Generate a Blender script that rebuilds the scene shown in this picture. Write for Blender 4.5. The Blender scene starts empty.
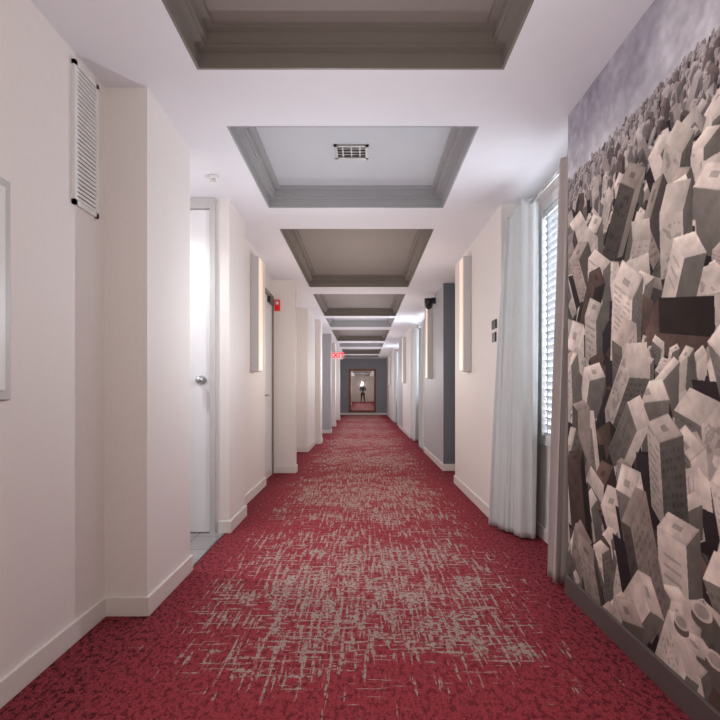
import bpy, bmesh, math, random
import numpy as np
from mathutils import Vector, Matrix
random.seed(7); np.random.seed(7)
sc = bpy.context.scene
try:
    sc.view_settings.view_transform = 'Standard'
except Exception: pass
H = 2.47; EYE = 1.05

# ------------------------------------------------------------ materials
def lin(c):
    return tuple(((v/255)/12.92 if v/255 <= .04045 else ((v/255+.055)/1.055)**2.4) for v in c)+(1,)
def new(name):
    m = bpy.data.materials.new(name); m.use_nodes = True
    nt = m.node_tree; b = nt.nodes['Principled BSDF']; return m, nt, b
def mat(name, rgb, rough=.6, metal=0, noise=0, scale=30, bump=0, stretch=(1,1,1), spec=None):
    m, nt, b = new(name)
    b.inputs['Base Color'].default_value = lin(rgb)
    b.inputs['Roughness'].default_value = rough
    b.inputs['Metallic'].default_value = metal
    if spec is not None: b.inputs['Specular IOR Level'].default_value = spec
    if noise or bump:
        g = nt.nodes.new('ShaderNodeNewGeometry')
        mp = nt.nodes.new('ShaderNodeMapping'); mp.inputs['Scale'].default_value = stretch
        n = nt.nodes.new('ShaderNodeTexNoise'); n.inputs['Scale'].default_value = scale
        n.inputs['Detail'].default_value = 4
        nt.links.new(g.outputs['Position'], mp.inputs[0]); nt.links.new(mp.outputs[0], n.inputs['Vector'])
        if noise:
            r = nt.nodes.new('ShaderNodeValToRGB')
            a = [max(0, v*(1-noise)) for v in lin(rgb)[:3]]; c = [min(1, v*(1+noise)) for v in lin(rgb)[:3]]
            r.color_ramp.elements[0].position = .3; r.color_ramp.elements[1].position = .7
            r.color_ramp.elements[0].color = (*a, 1); r.color_ramp.elements[1].color = (*c, 1)
            nt.links.new(n.outputs[0], r.inputs[0]); nt.links.new(r.outputs[0], b.inputs['Base Color'])
        if bump:
            bp = nt.nodes.new('ShaderNodeBump'); bp.inputs['Strength'].default_value = bump
            bp.inputs['Distance'].default_value = .003
            nt.links.new(n.outputs[0], bp.inputs['Height']); nt.links.new(bp.outputs[0], b.inputs['Normal'])
    return m
def emis(name, rgb, s):
    m, nt, b = new(name)
    b.inputs['Base Color'].default_value = lin(rgb)
    b.inputs['Emission Color'].default_value = lin(rgb)
    b.inputs['Emission Strength'].default_value = s
    return m

M_wall = mat('wall_vinyl', (233,226,222), .65, noise=.03, scale=60, bump=.2, stretch=(6,6,1), spec=.25)
M_gray = mat('wall_gray_paint', (182,182,186), .6, noise=.03, scale=20)
M_endg = mat('wall_end_gray_paint', (138,140,145), .6, noise=.03, scale=20)
M_teal = mat('wall_slate_paint', (104,108,114), .6, noise=.03, scale=20)
M_ceil = mat('ceiling_paint', (231,230,235), .8, noise=.01, scale=8)
M_base = mat('baseboard_paint', (228,221,216), .45, noise=.02)
M_based = mat('baseboard_taupe', (94,83,81), .5, noise=.04)
M_cofT = mat('coffer_trim_taupe', (124,116,109), .5, noise=.02, scale=6)
M_cofP = mat('coffer_panel_taupe', (138,129,124), .7, noise=.02, scale=6)
M_cofL = mat('coffer_panel_daylit', (188,190,194), .7, noise=.02, scale=6)  # same taupe panel, with cool daylight put into the colour
M_cofLT = mat('coffer_trim_daylit', (156,155,156), .5, noise=.02, scale=6)  # trim of the daylit coffers, lightened in colour to match
M_white = mat('white_enamel', (232,230,228), .4, noise=.01)
M_blind = mat('blind_slat_white', (225,228,230), .5, noise=.01)
M_door = mat('door_paint', (234,234,236), .4, noise=.015, scale=10)
M_frame = mat('door_frame_gray', (196,194,193), .45, noise=.02)
M_vent = mat('vent_gray_enamel', (175,174,172), .45, noise=.02)
M_shade = mat('vent_shadow_gray', (120,116,116), .7, noise=.05)
M_dark = mat('dark_void', (35,33,34), .7, noise=.05)
M_black = mat('black_plastic', (22,22,24), .35, noise=.05)
M_steel = mat('brushed_steel', (190,190,192), .3, 1, noise=.04, scale=80)
M_sconce = mat('sconce_metal', (206,202,200), .5, .05, noise=.03, scale=40)
M_curt = mat('curtain_sheer', (206,209,208), .85, noise=.04, scale=120, bump=.3, stretch=(1,1,.1))
M_curt2 = mat('curtain_linen', (182,171,167), .85, noise=.05, scale=120, bump=.3, stretch=(1,1,.1))
M_red = emis('alarm_red', (215,30,30), .2)
M_exit = emis('exit_red', (235,20,40), 1.3)
M_lamp = emis('sconce_diffuser', (255,232,212), .35)
M_down = emis('downlight_lens', (255,245,235), 12)
M_gold = mat('mirror_frame_copper', (110,70,52), .4, .5, noise=.1, scale=30)
M_mirror = mat('mirror_silver', (225,225,225), .01, 1, noise=.002)

# tile
m, nt, b = new('alcove_tile'); M_tile = m
g = nt.nodes.new('ShaderNodeNewGeometry'); br = nt.nodes.new('ShaderNodeTexBrick')
br.inputs['Scale'].default_value = 1; br.inputs['Brick Width'].default_value = .3; br.inputs['Row Height'].default_value = .3
br.inputs['Mortar Size'].default_value = .006; br.offset = 0
br.inputs['Color1'].default_value = lin((165,160,158)); br.inputs['Color2'].default_value = lin((150,146,145)); br.inputs['Mortar'].default_value = lin((110,105,105))
nt.links.new(g.outputs['Position'], br.inputs['Vector']); nt.links.new(br.outputs[0], b.inputs['Base Color']); b.inputs['Roughness'].default_value = .35

# carpet
m, nt, b = new('carpet_woven'); M_carpet = m
N = nt.nodes; L = nt.links
g = N.new('ShaderNodeNewGeometry')
def noise(scale, sv, detail=2, rough=.5, off=(0,0,0)):
    mp = N.new('ShaderNodeMapping'); mp.inputs['Scale'].default_value = sv; mp.inputs['Location'].default_value = off
    L.new(g.outputs['Position'], mp.inputs[0])
    n = N.new('ShaderNodeTexNoise'); n.inputs['Scale'].default_value = scale; n.inputs['Detail'].default_value = detail
    n.inputs['Roughness'].default_value = rough
    L.new(mp.outputs[0], n.inputs['Vector']); return n.outputs[0]
def math_(op, a, c=None, d=None, clamp=False):
    n = N.new('ShaderNodeMath'); n.operation = op; n.use_clamp = clamp
    for i, v in enumerate((a, c, d)):
        if v is None: continue
        if isinstance(v, (int, float)): n.inputs[i].default_value = v
        else: L.new(v, n.inputs[i])
    return n.outputs[0]
def mix(f, a, c):
    n = N.new('ShaderNodeMix'); n.data_type = 'RGBA'
    if isinstance(f, (int, float)): n.inputs[0].default_value = f
    else: L.new(f, n.inputs[0])
    for i, v in ((6, a), (7, c)):
        if isinstance(v, tuple): n.inputs[i].default_value = v
        else: L.new(v, n.inputs[i])
    return n.outputs[2]
sep = N.new('ShaderNodeSeparateXYZ'); L.new(g.outputs['Position'], sep.inputs[0])
X, Y = sep.outputs[0], sep.outputs[1]
xx = math_('ADD', X, -.02)
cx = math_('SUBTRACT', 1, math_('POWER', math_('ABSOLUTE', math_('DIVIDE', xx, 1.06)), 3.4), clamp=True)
ph = math_('COSINE', math_('MULTIPLY', math_('SUBTRACT', Y, 2.6), 2*math.pi/2.6))
ph = math_('MULTIPLY_ADD', ph, .12, .86, clamp=True)
blob = math_('MULTIPLY_ADD', noise(3.0, (1,1,1), 2, .5, (2,0,0)), 1.6, -.8)
Mk = math_('ADD', math_('MULTIPLY', cx, ph), math_('MULTIPLY', blob, .8))
edge_guard = math_('MULTIPLY', cx, 1.45, clamp=True)
Mk = math_('MULTIPLY', Mk, edge_guard, clamp=True)
start = math_('MULTIPLY', math_('SUBTRACT', math_('ABSOLUTE', math_('SUBTRACT', Y, .3)), 1.15), 1.8, clamp=True)
Mk = math_('MULTIPLY', Mk, start)
s1 = noise(1, (50, 4.2, 1), 2, .6)
s2 = noise(1, (6.0, 48, 1), 2, .6, (3, 7, 0))
thr = math_('MULTIPLY_ADD', Mk, -.25, .742)
st1 = math_('MULTIPLY', math_('SUBTRACT', s1, math_('ADD', thr, -.016)), 22, clamp=True)
st2 = math_('MULTIPLY', math_('SUBTRACT', s2, math_('ADD', thr, .018)), 22, clamp=True)
strokes = math_('MAXIMUM', st1, st2)
gaps = math_('MULTIPLY', math_('SUBTRACT', noise(1, (46, 38, 1), 3, .8, (5, 1, 0)), .425), 12, clamp=True)
strokes = math_('MULTIPLY', strokes, gaps)
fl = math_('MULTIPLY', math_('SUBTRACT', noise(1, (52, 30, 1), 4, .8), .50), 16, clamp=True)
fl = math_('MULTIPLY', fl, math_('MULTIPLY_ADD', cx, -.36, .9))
fine = noise(1, (150, 150, 1), 3, .7)
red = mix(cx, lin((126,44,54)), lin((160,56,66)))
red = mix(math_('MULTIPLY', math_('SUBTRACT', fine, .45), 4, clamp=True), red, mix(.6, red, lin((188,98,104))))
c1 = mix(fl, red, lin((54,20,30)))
beige = mix(fine, lin((146,134,125)), lin((202,191,179)))
c2 = mix(math_('MULTIPLY', strokes, .9), c1, beige)
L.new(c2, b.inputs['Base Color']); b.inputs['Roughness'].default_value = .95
b.inputs['Specular IOR Level'].default_value = .1
bp = N.new('ShaderNodeBump'); bp.inputs['Strength'].default_value = .6; bp.inputs['Distance'].default_value = .004
L.new(fine, bp.inputs['Height']); L.new(bp.outputs[0], b.inputs['Normal'])

# ------------------------------------------------------------ mesh helpers
class MB:
    def __init__(s): s.bm = bmesh.new()
    def box(s, x0,x1,y0,y1,z0,z1, mi=0, rot=None):
        vs = [s.bm.verts.new((x,y,z)) for x in (x0,x1) for y in (y0,y1) for z in (z0,z1)]
        if rot:
            c = Vector(((x0+x1)/2,(y0+y1)/2,(z0+z1)/2))
            R = Matrix.Rotation(rot[0], 3, rot[1])
            for v in vs: v.co = c + R @ (v.co-c)
        for f in ((0,1,3,2),(4,6,7,5),(0,4,5,1),(2,3,7,6),(0,2,6,4),(1,5,7,3)):
            fc = s.bm.faces.new([vs[i] for i in f]); fc.material_index = mi
        return s
    def cyl(s, p0, p1, r, mi=0, r2=None, n=20):
        p0, p1 = Vector(p0), Vector(p1); d = p1-p0
        q = d.to_track_quat('Z','Y').to_matrix().to_4x4()
        mtx = Matrix.Translation((p0+p1)/2) @ q
        ret = bmesh.ops.create_cone(s.bm, cap_ends=True, segments=n, radius1=r, radius2=r if r2 is None else r2, depth=d.length, matrix=mtx)
        fs = set()
        for v in ret['verts']: fs.update(v.link_faces)
        for f in fs: f.material_index = mi; f.smooth = len(f.verts)==4
        return s
    def sph(s, c, r, mi=0, sc_=(1,1,1), n=20):
        mtx = Matrix.Translation(c) @ Matrix.Diagonal((*sc_,1))
        ret = bmesh.ops.create_uvsphere(s.bm, u_segments=n, v_segments=n//2+2, radius=r, matrix=mtx)
        fs = set()
        for v in ret['verts']: fs.update(v.link_faces)
        for f in fs: f.material_index = mi; f.smooth = True
        return s
    def done(s, name, mats, parent=None, bevel=0, recalc=True):
        if recalc: bmesh.ops.recalc_face_normals(s.bm, faces=s.bm.faces)
        me = bpy.data.meshes.new(name); s.bm.to_mesh(me); s.bm.free()
        for mm in (mats if isinstance(mats, (list, tuple)) else [mats]): me.materials.append(mm)
        o = bpy.data.objects.new(name, me); sc.collection.objects.link(o)
        if parent: o.parent = parent
        if bevel:
            bv = o.modifiers.new('bevel','BEVEL'); bv.width = bevel; bv.segments = 2; bv.limit_method = 'ANGLE'
        return o
def empty(name):
    e = bpy.data.objects.new(name, None); sc.collection.objects.link(e); e.empty_display_size = .1; return e

# ------------------------------------------------------------ room shell
Y0, Y1 = -5.0, 22.0
MB().box(-2.3,1.9,Y0-.1,Y1+.1,-.1,0).done('floor', M_carpet)
MB().box(-2.1,-1.03,2.92,3.70,0,.004).box(-1.03,-1.015,2.92,3.7,0,.007,1).done('floor_tile_alcove', [M_tile, M_steel])

left = [(-1.21,Y0),(-1.21,2.34),(-1.01,2.34),(-1.01,2.92),(-2.1,2.92),(-2.1,3.70),(-.99,3.70),(-.99,4.2),(-1.09,4.2),
        (-1.09,5.56),(-1.16,5.56),(-1.16,6.4),(-.87,6.4),(-.87,6.55),(-1.15,6.55),(-1.15,8.6),(-.95,8.6),(-.95,9.9),(-.84,9.9),
        (-.84,10.3),(-1.1,10.3),(-1.1,12.4),(-.8,12.4),(-.8,12.7),(-1.1,12.7),(-1.1,14.8),(-.82,14.8),(-.82,15.2),(-1.1,15.2),
        (-1.1,18),(-.84,18),(-.84,18.4),(-1.05,18.4),(-1.05,Y1)]
mb = MB()
for (xa,ya),(xb,yb) in zip(left[:-1], left[1:]):
    if abs(xa-xb) < 1e-6:
        mb.box(-2.3, xa, ya, yb, 0, H, 1 if abs(ya-12.4)<.01 else 0)
mb.done('wall_left', [M_wall, M_gray])

bays = [(2.62,3.80),(8.6,11.0),(14.6,17.0)]
XW = 1.092
MB().box(XW,1.9,Y0,2.62,0,H).done('wall_right_mural_side', M_wall)
mb = MB()
segs = [(3.80,5.70,1.05,0),(5.70,6.6,1.26,2),(6.6,8.6,1.06,1),(11.0,13.2,1.05,0),(13.2,14.6,1.05,1),(17.0,Y1,1.05,0)]
for a,c,x,mi in segs: mb.box(x,1.9,a,c,0,H,mi)
WZ0, WZ1 = .72, 2.33
wins = []
for a,c in bays:
    bx = 1.28
    w0, w1 = (2.78,3.56) if a < 3 else (a+.35, c-.35)
    wins.append((w0,w1))
    mb.box(bx,bx+.12,a,w0,0,H); mb.box(bx,bx+.12,w1,c,0,H)
    mb.box(bx,bx+.12,w0,w1,0,WZ0); mb.box(bx,bx+.12,w0,w1,WZ1,H)
mb.done('wall_right', [M_wall, M_gray, M_teal])
MB().box(-1.3,1.3,Y1,Y1+.1,0,H).done('wall_end', M_endg)
MB().box(-1.3,1.3,Y0-.1,Y0,0,H).done('wall_back', M_wall)
MB().box(1.06,1.26,6.585,6.6,0,H).done('wall_return_slate', M_teal)

def baseboard(name, prof, side, m, h=.09, t=.014):
    mb = MB()
    for (xa,ya),(xb,yb) in zip(prof[:-1], prof[1:]):
        d = Vector((xb-xa, yb-ya)); 
        if d.length < 1e-5: continue
        d.normalize(); n = Vector((d.y, -d.x))*side
        xs = sorted([xa, xb]); ys = sorted([ya, yb])
        if abs(d.x) < .5:
            x0, x1 = sorted([xa, xa+n.x*t]); mb.box(x0,x1,ys[0]-t+.0005,ys[1]+t-.0005,0,h)
        else:
            y0, y1 = sorted([ya, ya+n.y*t]); mb.box(xs[0],xs[1],y0,y1,0,h-.0003)
    mb.done(name, m, bevel=.003)
baseboard('baseboard_left', left[:5]+[(-2.1,2.93)], 1, M_base)
baseboard('baseboard_left.001', [(-1.07,3.70)]+left[6:], 1, M_base)
right = [(1.28,2.62),(1.28,3.80),(1.05,3.80),(1.05,5.7),(1.26,5.7),(1.26,6.585),(1.06,6.585),(1.06,8.6),(1.28,8.6),(1.28,11),(1.05,11),(1.05,14.6),(1.28,14.6),(1.28,17),(1.05,17),(1.05,Y1)]
baseboard('baseboard_right', right, -1, M_base)
MB().box(1.046,XW,Y0,2.60,0,.098).done('baseboard_mural', M_based, bevel=.004)
MB().box(-1.05,1.05,Y1-.014,Y1,0,.09).done('baseboard_end', M_base)

# ceiling with coffers
CX, CW = -.055, 1.355
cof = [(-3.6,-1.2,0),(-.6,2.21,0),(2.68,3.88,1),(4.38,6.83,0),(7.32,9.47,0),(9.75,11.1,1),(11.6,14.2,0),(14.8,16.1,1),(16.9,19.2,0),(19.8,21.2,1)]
mb = MB()
xl, xr = CX-CW/2, CX+CW/2
mb.box(-2.3,xl,Y0-.1,Y1+.1,H,H+.3).box(xr,1.9,Y0-.1,Y1+.1,H,H+.3)
ys = [Y0-.1]+[v for a,c,_ in cof for v in (a,c)]+[Y1+.1]
for i in range(0,len(ys),2): mb.box(xl,xr,ys[i],ys[i+1],H,H+.3)
mb.done('ceiling', M_ceil)
for a,c,lt in cof:
    mb = MB()
    for k,(w,h0,h1) in enumerate(((.012,0.0,.065),(.052,.065,.078),(.066,.078,.118),(.1,.118,.135))):
        for bx in ((xl,xl+w,a,c),(xr-w,xr,a,c),(xl+w,xr-w,a,a+w),(xl+w,xr-w,c-w,c)):
            mb.box(*bx, H+h0, H+h1, 0)
    mb.box(xl,xr,a,c,H+.135,H+.16,1)
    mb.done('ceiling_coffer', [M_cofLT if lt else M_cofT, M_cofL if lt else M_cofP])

# ------------------------------------------------------------ vents / panels
zc = H+.135
mb = MB()
x0,x1,y0,y1 = -.185,.035,3.15,3.33
mb.box(x0,x1,y0,y0+.018,zc-.012,zc).box(x0,x1,y1-.018,y1,zc-.012,zc).box(x0,x0+.02,y0,y1,zc-.012,zc).box(x1-.02,x1,y0,y1,zc-.012,zc)
mb.box(x0+.02,x1-.02,y0+.018,y1-.018,zc-.003,zc,1)
for i in range(3): mb.box(x0+.02,x1-.02,y0+.048+i*.038,y0+.054+i*.038,zc-.007,zc-.003)
for i in (1,2,3): mb.box(x0+i*.055-.004,x0+i*.055+.004,y0+.015,y1-.015,zc-.008,zc-.003)
mb.done('ceiling_air_vent', [M_vent, M_dark])

mb = MB(); xw = -1.21; y0,y1,z0,z1 = 2.075,2.265,1.83,2.43
for bx in ((y0,y1,z0,z0+.02),(y0,y1,z1-.02,z1),(y0,y0+.02,z0,z1),(y1-.02,y1,z0,z1)): mb.box(xw,xw+.014,*bx)
mb.box(xw,xw+.002,y0+.02,y1-.02,z0+.02,z1-.02,1)
n = 30
for i in range(n):
    zz = z0+.03+i*(z1-z0-.06)/(n-1)
    mb.box(xw+.002,xw+.011,y0+.02,y1-.02,zz-.006,zz+.006,0)
mb.done('wall_air_grille', [M_white, M_shade])

mb = MB(); y0,y1,z0,z1 = 1.25,1.70,1.02,1.76
mb.box(xw,xw+.012,y0,y1,z0,z1)
mb.box(xw+.012,xw+.017,y0+.03,y1-.03,z0+.03,z1-.03,1)
mb.box(xw+.017,xw+.023,y0+.045,y0+.065,1.36,1.42,2)
mb.done('access_panel', [M_frame, M_white, M_steel], bevel=.003)

# ------------------------------------------------------------ doors
def knob(mb, p, d, mi):
    p = Vector(p); d = Vector(d)
    mb.cyl(p, p+d*.008, .034, mi); mb.cyl(p, p+d*.05, .012, mi); mb.sph(p+d*.06, .03, mi)
e = empty('door_1')
yy = 3.70
MB().box(-2.03,-1.125,yy-.02,yy-.001,.012,2.385).done('leaf', M_door, e, .002)
mb = MB().box(-1.125,-1.085,yy-.035,yy,0,H-.001).box(-2.07,-2.03,yy-.035,yy,0,H-.001).box(-2.03,-1.125,yy-.035,yy,2.39,H-.001)
mb.done('frame', M_frame, e, .002)
mb = MB(); knob(mb, (-1.185,yy-.02,1.13), (0,-1,0), 0); mb.done('knob', M_steel, e)
MB().box(-1.127,-1.121,yy-.022,yy-.018,1.06,1.2).done('strike', M_steel, e)

def side_door(idx, x, y0, y1, s=1, top=2.25):
    e = empty('door_%d' % idx)
    MB().box(*sorted((x,x+s*.012)),y0+.045,y1-.045,.01,top-.05).done('leaf', M_door, e, .002)
    mb = MB()
    xs = sorted((x,x+s*.03))
    mb.box(*xs,y0,y0+.045,0,top).box(*xs,y1-.045,y1,0,top).box(*xs,y0+.045,y1-.045,top-.05,top)
    mb.done('frame', M_cofT, e, .002)
    mb = MB(); yh = y0+.12
    mb.box(*sorted((x+s*.012,x+s*.026)),yh-.035,yh+.035,.93,1.22)
    mb.cyl((x+s*.02,yh,1.0),(x+s*.07,yh,1.0),.012)
    mb.cyl((x+s*.07,yh-.01,1.0),(x+s*.07,yh+.12,1.0),.010)
    mb.done('lever_lock', M_steel, e, .002)
    MB().box(*sorted((x+s*.012,x+s*.05)),y1-.35,y1-.08,top-.13,top-.06).done('closer', M_black, e, .003)
side_door(2, -1.16, 5.6, 6.34)
side_door(3, -1.15, 7.2, 8.1)
side_door(4, -1.10, 11.1, 12.0)
side_door(5, -1.10, 13.4, 14.3)
side_door(6, 1.26, 5.72, 6.56, -1)

mb = MB().box(-1.125,-1.06,6.365,6.40,2.07,2.21,0).box(-1.11,-1.075,6.357,6.365,2.15,2.19,1)
mb.done('fire_alarm_strobe', [M_red, M_white], bevel=.004)
e = empty('exit_sign')
ex, ey, ez = -.73, 14.0, 2.04
MB().box(ex-.17,ex+.17,ey,ey+.03,ez-.1,ez+.1).box(ex-.02,ex+.02,ey+.005,ey+.025,ez+.1,H).done('housing', emis('exit_face',(235,225,225),.1), e, .004)
cu = bpy.data.curves.new('exit_letters','FONT'); cu.body = 'EXIT'; cu.size = .2; cu.align_x='CENTER'; cu.align_y='CENTER'; cu.extrude=.003; cu.offset=.004
to = bpy.data.objects.new('letters', cu); to.rotation_euler = (math.pi/2,0,0); to.location = (ex,ey-.003,ez); cu.materials.append(M_exit)
sc.collection.objects.link(to); to.parent = e

mb = MB().cyl((-.985,3.3,H-.02),(-.985,3.3,H),.03).cyl((-.985,3.3,H-.045),(-.985,3.3,H-.02),.012)
mb.cyl((-.985,3.3,H-.05),(-.985,3.3,H-.045),.022); mb.done('fire_sprinkler', M_white)
mb = MB().box(1.0,1.06,7.28,7.36,2.33,2.41).cyl((.97,7.32,2.36),(1.01,7.32,2.36),.02).cyl((.96,7.32,2.30),(.96,7.32,2.40),.06).sph((.96,7.32,2.30),.055)
mb.done('security_dome_camera', M_black)
MB().box(1.038,1.05,3.92,4.04,1.545,1.615).done('room_sign_plaque', M_black, bevel=.002)
MB().box(1.038,1.05,3.93,4.03,1.44,1.515).done('room_sign_plaque', M_black, bevel=.002)

# ------------------------------------------------------------ sconces
def sconce(x, y, s):
    e = empty('wall_sconce')
    MB().box(*sorted((x,x+s*.075)),y,y+.16,1.24,2.36).done('housing', M_sconce, e, .003)
    MB().box(*sorted((x+s*.0751,x+s*.085)),y+.012,y+.148,1.255,2.345).done('diffuser', M_lamp, e, .004)
for y in (-3.3,4.85): sconce(-1.09 if y>0 else -1.21, y, 1)
for y in (4.85,7.62,12.2,18.6): sconce(1.05 if y!=7.62 else 1.06, y, -1)
for y,x in ((6.8,-1.15),(10.6,-1.1),(13.0,-1.1),(16.4,-1.1),(19.6,-1.05)): sconce(x, y, 1)

# ------------------------------------------------------------ windows, blinds, curtains
def window(i, y0, y1, tag):
    e = empty('window_%d' % i); x = 1.28
    mb = MB(); f = .05
    for bx in ((y0-f,y0+.02,WZ0-f,WZ1+f),(y1-.02,y1+f,WZ0-f,WZ1+f),(y0+.02,y1-.02,WZ0-f,WZ0+.02),(y0+.02,y1-.02,WZ1-.02,WZ1+f)):
        mb.box(x-.015,x+.05,*bx)
    mb.box(x+.06,x+.09,(y0+y1)/2-.02,(y0+y1)/2+.02,WZ0,WZ1)
    mb.done('frame', M_white, e, .003)
    e2 = empty('window_blind'); mb = MB()
    mb.box(x-.005,x+.045,y0+.025,y1-.025,WZ1-.06,WZ1-.022)
    z = WZ1-.085
    while z > WZ0+.05:
        mb.box(x-.005,x+.047,y0+.025,y1-.025,z-.0015,z+.0015,0,(1.0,'Y')); z -= .050
    mb.box(x,x+.04,y0+.025,y1-.025,WZ0+.022,WZ0+.037)
    for yy in (y0+.12,y1-.12): mb.box(x-.012,x-.011,yy-.01,yy+.01,WZ0+.03,WZ1-.06)
    mb.done('slats', M_blind, e2)
    ld = bpy.data.lights.new('daylight_%d'%i,'AREA'); ld.shape='RECTANGLE'; ld.size = (y1-y0)+.1; ld.size_y = WZ1-WZ0+.1
    ld.energy = 26 if tag==0 else 60; ld.color = (.88,.93,1)
    lo = bpy.data.objects.new('daylight_%d'%i, ld); sc.collection.objects.link(lo)
    lo.location = (x+.30,(y0+y1)/2,(WZ0+WZ1)/2); lo.rotation_euler = (math.pi/2,0,math.pi/2)
for i,(a,c) in enumerate(wins): window(i+1,a,c,i)

def curtain(parent, name, xc, y0t, y1t, y0b, y1b, top, m, folds, at=.02, ab=.05, lean=0, seed=1, lean0=None):
    rnd = random.Random(seed); ph = rnd.random()*6
    if lean0 is None: lean0 = lean
    nT, nZ = folds*28, 50
    bm = bmesh.new(); rows = []
    for j in range(nZ+1):
        v = j/nZ; z = top+(.015-top)*v; row = []
        tt = v**.8
        for i in range(nT+1):
            u = i/nT
            y = (y0t+(y1t-y0t)*u)*(1-tt)+(y0b+(y1b-y0b)*u)*tt
            a = at*(1-tt)+ab*tt
            w = 2*math.pi*folds*u
            x = xc+(lean0*(1-u)+lean*u)*tt+a*math.sin(w+ph+.5*math.sin(1.7*u*6+v*1.3))
            # secondary creases running down the folds
            x += .16*a*math.sin(3.7*w+v*2.2+ph)+.10*a*math.sin(6.3*w-v*3.1+2*ph)
            y += .45*a*math.cos(w*1.0+ph+v)+.14*a*math.sin(4.9*w+v*1.7)
            row.append(bm.verts.new((x,y,z)))
        rows.append(row)
    for j in range(nZ):
        for i in range(nT):
            f = bm.faces.new((rows[j][i],rows[j][i+1],rows[j+1][i+1],rows[j+1][i])); f.smooth = True
    me = bpy.data.meshes.new(name); bm.to_mesh(me); bm.free(); me.materials.append(m)
    o = bpy.data.objects.new(name, me); sc.collection.objects.link(o); o.parent = parent
    so = o.modifiers.new('thick','SOLIDIFY'); so.thickness = .002
    return o
def rod(parent, x, y0, y1, z):
    mb = MB().cyl((x,y0,z),(x,y1,z),.011).cyl((x,y0,z),(x,y0+.012,z),.026).cyl((x,y1-.012,z),(x,y1,z),.026)
    mb.done('rod', M_steel, parent)
e = empty('window_curtain'); rod(e, 1.125, 2.62, 3.80, 2.31)
curtain(e,'panel_far',1.115,3.33,3.77,3.52,3.88,2.335,M_curt,4,.045,.055,-.095,3,.05)
curtain(e,'panel_near',1.12,2.66,2.84,2.67,2.87,2.335,M_curt2,2,.026,.045,-.045,5)
for (a,c) in bays[1:]:
    e = empty('window_curtain'); rod(e, 1.12, a, c, 2.31)
    curtain(e,'panel_near',1.12,a+.03,a+.8,a+.03,a+.75,2.335,M_curt,7,.028,.05,-.03,8)
    curtain(e,'panel_far',1.12,c-.8,c-.03,c-.75,c-.03,2.335,M_curt,7,.028,.05,-.03,9)

# ------------------------------------------------------------ mural
PX = 420
MY0, MY1, MZ0, MZ1 = -1.6, 2.58, .098, H
W, Hh = int((MY1-MY0)*PX), int((MZ1-MZ0)*PX)
def fbm(w, h, base, seed, oct=5, ax=1.0):
    r = np.random.RandomState(seed); out = np.zeros((h,w)); amp = 1; tot = 0
    for o in range(oct):
        gx, gy = int(base*ax*2**o)+2, int(base*2**o)+2
        gr = r.rand(gy, gx)
        xs = np.linspace(0,gx-1.001,w); ys_ = np.linspace(0,gy-1.001,h)
        xi = xs.astype(int); yi = ys_.astype(int); fx = xs-xi; fy = ys_-yi
        fx = fx*fx*(3-2*fx); fy = (fy*fy*(3-2*fy))[:,None]
        t = gr[yi][:,xi]*(1-fx)+gr[yi][:,xi+1]*fx; q = gr[yi+1][:,xi]*(1-fx)+gr[yi+1][:,xi+1]*fx
        out += amp*(t*(1-fy)+q*fy); tot += amp; amp *= .55
    return out/tot
cl = fbm(W,Hh,3,3,6,2.0); cl = np.clip((cl-.28)/.34,0,1)[...,None]
img = np.array((152,146,160))*(1-cl)+np.array((224,219,225))*cl      # row 0 = bottom
hz = 2.08
zrow = MZ0+(np.arange(Hh)+.5)/PX
gm = zrow < hz
gr_ = fbm(W,Hh,20,8,4,1.6)[...,None]
gcol = np.array((54,43,44))*(1-gr_)+np.array((110,94,90))*gr_
img[gm] = gcol[gm]
speck = fbm(W,Hh,110,21,2,1.7)
def quad(o,u,v,col,pat=None,n=(4,8),dk=.6):
    P = [o,(o[0]+u[0],o[1]+u[1]),(o[0]+v[0],o[1]+v[1]),(o[0]+u[0]+v[0],o[1]+u[1]+v[1])]
    x0 = max(0,int(min(p[0] for p in P))); x1 = min(W,int(max(p[0] for p in P))+2)
    y0 = max(0,int(min(p[1] for p in P))); y1 = min(Hh,int(max(p[1] for p in P))+2)
    if x0>=x1 or y0>=y1: return
    det = u[0]*v[1]-u[1]*v[0]
    if abs(det) < 1e-3: return
    xx,yy = np.meshgrid(np.arange(x0,x1)+.5-o[0], np.arange(y0,y1)+.5-o[1])
    a = (xx*v[1]-yy*v[0])/det; b_ = (yy*u[0]-xx*u[1])/det
    mk = (a>=0)&(a<=1)&(b_>=0)&(b_<=1)
    c = np.ones(a.shape+(1,))*np.array(col,float)
    if pat == 'grid':
        k = ((a*n[0])%1 > .35)&((b_*n[1])%1 > .5)&(a>.08)&(a<.92)&(b_>.05)&(b_<.93)&(speck[y0:y1,x0:x1]>.42); c[k] *= dk
    elif pat == 'h':
        k = ((b_*n[1])%1 > .6)&(a>.1)&(a<.9)&(speck[y0:y1,x0:x1]>.45); c[k] *= dk
    elif pat == 'few':
        k = (abs(a-.5)<.3)&((b_*n[1])%1 > .7)&(b_>.55)&(b_<.85); c[k] *= dk
    elif pat == 'specks':
        k = (speck[y0:y1,x0:x1]>.6)&(b_>.1)&(b_<.9)&(a>.1)&(a<.9); c[k] *= dk
    elif pat == 'roof':
        k = (a<.05)|(a>.95)|(b_<.05)|(b_>.95); c[k] *= .92
        k = (a>n[0]*.1)&(a<n[0]*.1+.25)&(b_>.35)&(b_<.65); c[k] *= .78
    c *= (1+.22*(b_[...,None]-.55))
    sub = img[y0:y1,x0:x1]; sub[mk] = c[mk]
R = random.Random(31)
z = hz+.03
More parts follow.
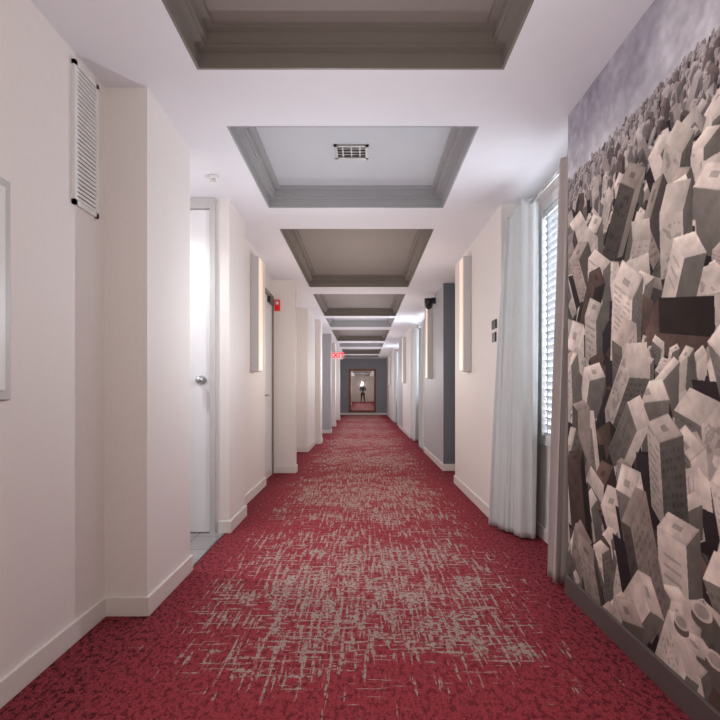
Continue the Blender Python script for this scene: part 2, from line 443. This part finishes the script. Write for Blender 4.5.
while z > -.3:
    t = max(0,(hz+.03-z)/2.0); w0 = .013+.145*min(1,t/.36)**1.1
    y = MY0-.2
    while y < MY1+.1:
        big = R.random()
        w = w0*(R.uniform(.25,.5) if big<.36 else R.uniform(.6,1.35)); hgt = w*R.uniform(.7,2.1)
        ang = R.gauss(.05,.56) if t>.06 else R.gauss(0,.1)
        px = (y-MY0+R.uniform(-.4,.4)*w)*PX; pz = (z-MZ0+R.uniform(-.4,.4)*w)*PX
        up = (math.sin(ang), math.cos(ang)); s = w*PX; hh = hgt*PX
        ra = ang+R.uniform(-.3,.3)
        fr = R.uniform(.2,.8)
        cr, sr = math.cos(ra), -math.sin(ra)
        k1, k2 = R.uniform(.15,.5), R.uniform(.15,.5)
        e1 = (-cr*s*fr*1.1+up[0]*s*k1, -sr*s*fr*1.1+up[1]*s*k1)
        e2 = (cr*s*(1-fr)*1.1+up[0]*s*k2, sr*s*(1-fr)*1.1+up[1]*s*k2)
        k = R.random()
        haze = max(0,1-t*4.5)*.55
        if k < .70: bc = np.array((230,213,202))*R.uniform(.84,1.03)
        elif k < .86: bc = np.array((182,164,155))*R.uniform(.8,1.1)
        else: bc = np.array((116,92,84))*R.uniform(.7,1.1)
        def hz_(c): return np.clip(c*(1-haze)+np.array((145,138,146))*haze,0,248)
        n1 = (max(2,int(R.uniform(3,7))), max(3,int(hgt/w*R.uniform(5,9))))
        p1 = R.choice(['grid','h',None,'specks','few','specks']) if t>.1 else None
        p2 = R.choice(['grid',None,None,'specks']) if t>.1 else None
        top = (px+up[0]*hh, pz+up[1]*hh)
        quad((px-s*.35,pz-s*.12),(s*1.15,s*.1),(up[0]*hh*.85,up[1]*hh*.85),(50,40,42))
        flip = R.random()<.7
        lf, rf = (.95,.48) if flip else (.54,.92)
        quad((px,pz),e1,(up[0]*hh,up[1]*hh),hz_(bc*rf),p2,n1,.84)
        quad((px,pz),e2,(up[0]*hh,up[1]*hh),hz_(bc*lf),p1,n1,.84)
        quad(top,e1,e2,hz_(bc*1.05),'roof' if R.random()<.5 else None,(R.uniform(1,6),1))
        y += w*R.uniform(.6,1.2)
    z -= w0*.58
for (ty,tz,tr) in ((1.56,.36,.05),(1.66,.28,.04),(1.5,.24,.045)):
    yy,xx = np.mgrid[0:Hh,0:W]; cxp = (ty-MY0)*PX; czp = (tz-MZ0)*PX; r = tr*PX
    k = ((xx-cxp)/r)**2+((yy-czp+r*.5)/(r*.6))**2 < 1; img[k] = (110,98,92)
    k = ((xx-cxp)/r)**2+((yy-czp)/(r*.6))**2 < 1; img[k] = (215,202,192)
    k = ((xx-cxp)/(r*.7))**2+((yy-czp)/(r*.42))**2 < 1; img[k] = (175,162,154)
grain = fbm(W,Hh,60,5,3,1.7)[...,None]
img = img*(.88+.24*grain)
arr = np.ones((Hh,W,4),np.float32); arr[...,:3] = np.clip(img/255*.96,0,1)
im = bpy.data.images.new('city_mural_print', W, Hh); im.pixels.foreach_set(arr.ravel()); im.update(); im.pack()
m, nt, b = new('mural_print'); ti = nt.nodes.new('ShaderNodeTexImage'); ti.image = im; ti.extension='EXTEND'
nt.links.new(ti.outputs[0], b.inputs['Base Color']); b.inputs['Roughness'].default_value = .75
b.inputs['Specular IOR Level'].default_value = .1
bm = bmesh.new(); uvl = bm.loops.layers.uv.new()
xm = 1.058
co = [((xm,MY0,MZ0),(0,0)),((xm,MY1,MZ0),(1,0)),((xm,MY1,MZ1-.001),(1,1)),((xm,MY0,MZ1-.001),(0,1))]
vs = [bm.verts.new(c[0]) for c in co]; f = bm.faces.new(vs)
for l,c in zip(f.loops,co): l[uvl].uv = c[1]
bx = [bm.verts.new((XW-.003,c[0][1],c[0][2])) for c in co]
for i in range(4):
    j = (i+1)%4; ff = bm.faces.new((vs[i],bx[i],bx[j],vs[j]))
    for l in ff.loops: l[uvl].uv = (.5,.9)
me = bpy.data.meshes.new('city_mural'); bm.to_mesh(me); bm.free(); me.materials.append(m)
o = bpy.data.objects.new('city_mural', me); sc.collection.objects.link(o)

# ------------------------------------------------------------ end mirror
e = empty('wall_mirror'); yy = Y1
x0,x1,z0,z1 = -.62,.57,.12,2.02
mb = MB(); f = .09
for bx in ((x0,x0+f,z0,z1),(x1-f,x1,z0,z1)): mb.box(bx[0],bx[1],yy-.05,yy-.001,bx[2],bx[3])
for bx in ((x0+f,x1-f,z0,z0+f),(x0+f,x1-f,z1-f,z1)): mb.box(bx[0],bx[1],yy-.05,yy-.001,bx[2],bx[3])
mb.done('frame', M_gold, e, .01)
MB().box(x0+f,x1-f,yy-.02,yy-.002,z0+f,z1-f).done('glass', M_mirror, e)

# ------------------------------------------------------------ photographer (seen in the end mirror) and tripod
M_cloth = mat('dark_cloth', (30,30,36), .9, noise=.1, scale=50)
M_jean = mat('dark_denim', (34,38,52), .9, noise=.1, scale=80)
M_skin = mat('skin', (205,160,135), .55, noise=.03, scale=30)
M_hair = mat('hair_brown', (45,32,26), .7, noise=.2, scale=90)
P = empty('photographer')
ox, oy = -.02, -.72
def skin(name, pts, edges, rad, m, parent, root=0, sub=2):
    me = bpy.data.meshes.new(name); me.from_pydata([(ox+p[0],oy+p[1],p[2]) for p in pts], edges, [])
    o = bpy.data.objects.new(name, me); sc.collection.objects.link(o); o.parent = parent
    o.modifiers.new('skin','SKIN').use_smooth_shade = True
    for i,v in enumerate(me.skin_vertices[0].data):
        r = rad[i]; v.radius = r if isinstance(r, tuple) else (r,r); v.use_root = (i==root)
    s = o.modifiers.new('sub','SUBSURF'); s.levels = sub; s.render_levels = sub
    me.materials.append(m); return o
pts = [(0,0,.95),(0,0,1.10),(0,.02,1.25),(0,.03,1.38),(0,.04,1.47)]
rad = [(.16,.11),(.145,.10),(.16,.11),(.15,.10),(.06,.06)]
ed = [(0,1),(1,2),(2,3),(3,4)]
for s in (-1,1):
    k = len(pts); pts += [(s*.17,.03,1.40),(s*.27,.02,1.15),(s*.14,.22,1.06)]; rad += [.062,.05,.036]; ed += [(3,k),(k,k+1),(k+1,k+2)]
skin('shirt', pts, ed, rad, M_cloth, P)
pts = [(0,0,.96),(0,0,.88)]; rad = [(.155,.11),(.15,.11)]; ed=[(0,1)]
for s in (-1,1):
    k = len(pts); pts += [(s*.10,0,.80),(s*.125,.02,.48),(s*.14,-.01,.10)]; rad += [.088,.062,.046]; ed += [(1,k),(k,k+1),(k+1,k+2)]
skin('trousers', pts, ed, rad, M_jean, P)
for s in (-1,1):
    skin('shoe', [(s*.14,-.03,.045),(s*.145,.07,.04),(s*.155,.17,.032)], [(0,1),(1,2)], [.044,.045,.032], M_black, P)
    wx, wy, wz = s*.14,.22,1.06
    skin('hand', [(wx,wy,wz),(s*.115,wy+.05,wz),(s*.095,wy+.09,wz)], [(0,1),(1,2)], [.025,(.032,.022),(.034,.018)], M_skin, P, sub=1)
    for q,ln in enumerate((.9,1,.95,.75)):
        zz = wz+.027-q*.018
        skin('finger_%d'%(q+1), [(s*.098,wy+.085,zz),(s*.088,wy+.125*ln+.01,zz),(s*.064,wy+.15*ln+.01,zz),(s*.045,wy+.152*ln+.01,zz)], [(0,1),(1,2),(2,3)], [.0095,.009,.008,.007], M_skin, P, sub=1)
    skin('thumb', [(s*.12,wy+.04,wz+.02),(s*.095,wy+.065,wz+.045),(s*.07,wy+.085,wz+.048)], [(0,1),(1,2)], [.012,.011,.009], M_skin, P, sub=1)
skin('neck', [(0,.035,1.44),(0,.05,1.53),(0,.06,1.58)], [(0,1),(1,2)], [.058,.052,.052], M_skin, P)
hc = (ox, oy+.075, 1.635)
mb = MB().sph(hc,.1,0,(.78,.95,1.18),28).sph((ox,oy+.10,1.57),.055,0,(1,1,.8))
mb.sph((ox,hc[1]+.1,hc[2]-.018),.016,0,(.8,1.2,1.5)).sph((ox-.078,hc[1]-.005,hc[2]-.01),.022,0,(.4,.8,1.3)).sph((ox+.078,hc[1]-.005,hc[2]-.01),.022,0,(.4,.8,1.3))
for s in (-1,1): mb.sph((ox+s*.03,hc[1]+.083,hc[2]+.005),.012,1).sph((ox+s*.03,hc[1]+.094,hc[2]+.005),.004,2); mb.box(ox+s*.03-.015,ox+s*.03+.015,hc[1]+.083,hc[1]+.092,hc[2]+.024,hc[2]+.029,2)
mb.sph((ox,hc[1]+.082,hc[2]-.062),.022,3,(1,.5,.3))
mb.sph((ox,hc[1]-.015,hc[2]+.022),.106,2,(.80,.93,1.12),28)
mb.done('head', [M_skin, M_white, M_hair, mat('lips',(170,100,90),.5,noise=.03)], P)

T = empty('camera_tripod')
mb = MB().box(-.07,.07,-.30,-.22,.985,1.095).box(-.03,.03,-.30,-.235,1.095,1.125).cyl((0,-.22,1.045),(0,-.12,1.045),.037).cyl((0,-.12,1.045),(0,-.10,1.045),.042)
mb.done('photo_camera', M_black, T, .006)
mb = MB().cyl((0,-.26,.55),(0,-.26,.95),.014).sph((0,-.26,.955),.028).cyl((0,-.26,.965),(0,-.26,.985),.03).cyl((0,-.26,.80),(0,-.26,.86),.035)
for k in range(3):
    a = math.pi/2+k*2*math.pi/3
    d = Vector((math.cos(a),math.sin(a)))
    p0 = (d.x*.02,-.26+d.y*.02,.84); pm = (d.x*.16,-.26+d.y*.13,.42); p1 = (d.x*.30,-.26+d.y*.26,.01)
    mb.cyl(p0,pm,.014).cyl(pm,p1,.010).sph(p1,.012)
mb.done('legs', M_black, T)

# ------------------------------------------------------------ lights
e = empty('recessed_downlight')
MB().cyl((-1.5,3.3,H-.006),(-1.5,3.3,H),.045).done('trim', M_white, e)
MB().cyl((-1.5,3.3,H-.0075),(-1.5,3.3,H-.006),.03).done('lens', M_down, e)
ld = bpy.data.lights.new('downlight','SPOT'); ld.energy = 44; ld.spot_size = 2.6; ld.spot_blend = 1; ld.shadow_soft_size = .03; ld.color = (.95,.97,1)
lo = bpy.data.objects.new('lamp', ld); sc.collection.objects.link(lo); lo.location = (-1.5,3.1,H-.045); lo.parent = e
def pt(x,y,z,en,col=(1,.97,.95)):  # added fill light: unseen bare points in mid-air, no fixture there
    ld = bpy.data.lights.new('corridor_fill','POINT'); ld.energy = en; ld.color = col; ld.shadow_soft_size = 0
    lo = bpy.data.objects.new('corridor_fill', ld); sc.collection.objects.link(lo); lo.location = (x,y,z)
pt(-.05,-2.8,1.5,24,(1,.93,.86)); pt(-.05,-.45,1.7,26,(1,.95,.89))
pt(.1,1.5,1.7,13,(.98,.98,1)); pt(-.25,3.25,1.55,20,(.88,.93,1))
for y in (5.4,7.9): pt(CX,y,1.5,21,(1,.94,.88))
for y in (10.2,12.6,15): pt(CX,y,1.5,23,(.97,.97,1))
for y in (17.4,19.6): pt(CX,y,1.5,17,(.97,.97,1))

# ------------------------------------------------------------ world + camera
w = bpy.data.worlds.new('World'); sc.world = w; w.use_nodes = True
w.node_tree.nodes['Background'].inputs[0].default_value = (.75,.85,1,1); w.node_tree.nodes['Background'].inputs[1].default_value = 2
cd = bpy.data.cameras.new('Camera'); cam = bpy.data.objects.new('Camera', cd); sc.collection.objects.link(cam)
cam.location = (0,0,EYE); cam.rotation_euler = (math.pi/2,0,0)
cd.sensor_width = 36; cd.lens = 25; cd.shift_x = -3/720; cd.shift_y = 31/720; cd.clip_start = .02; cd.clip_end = 200
sc.camera = cam
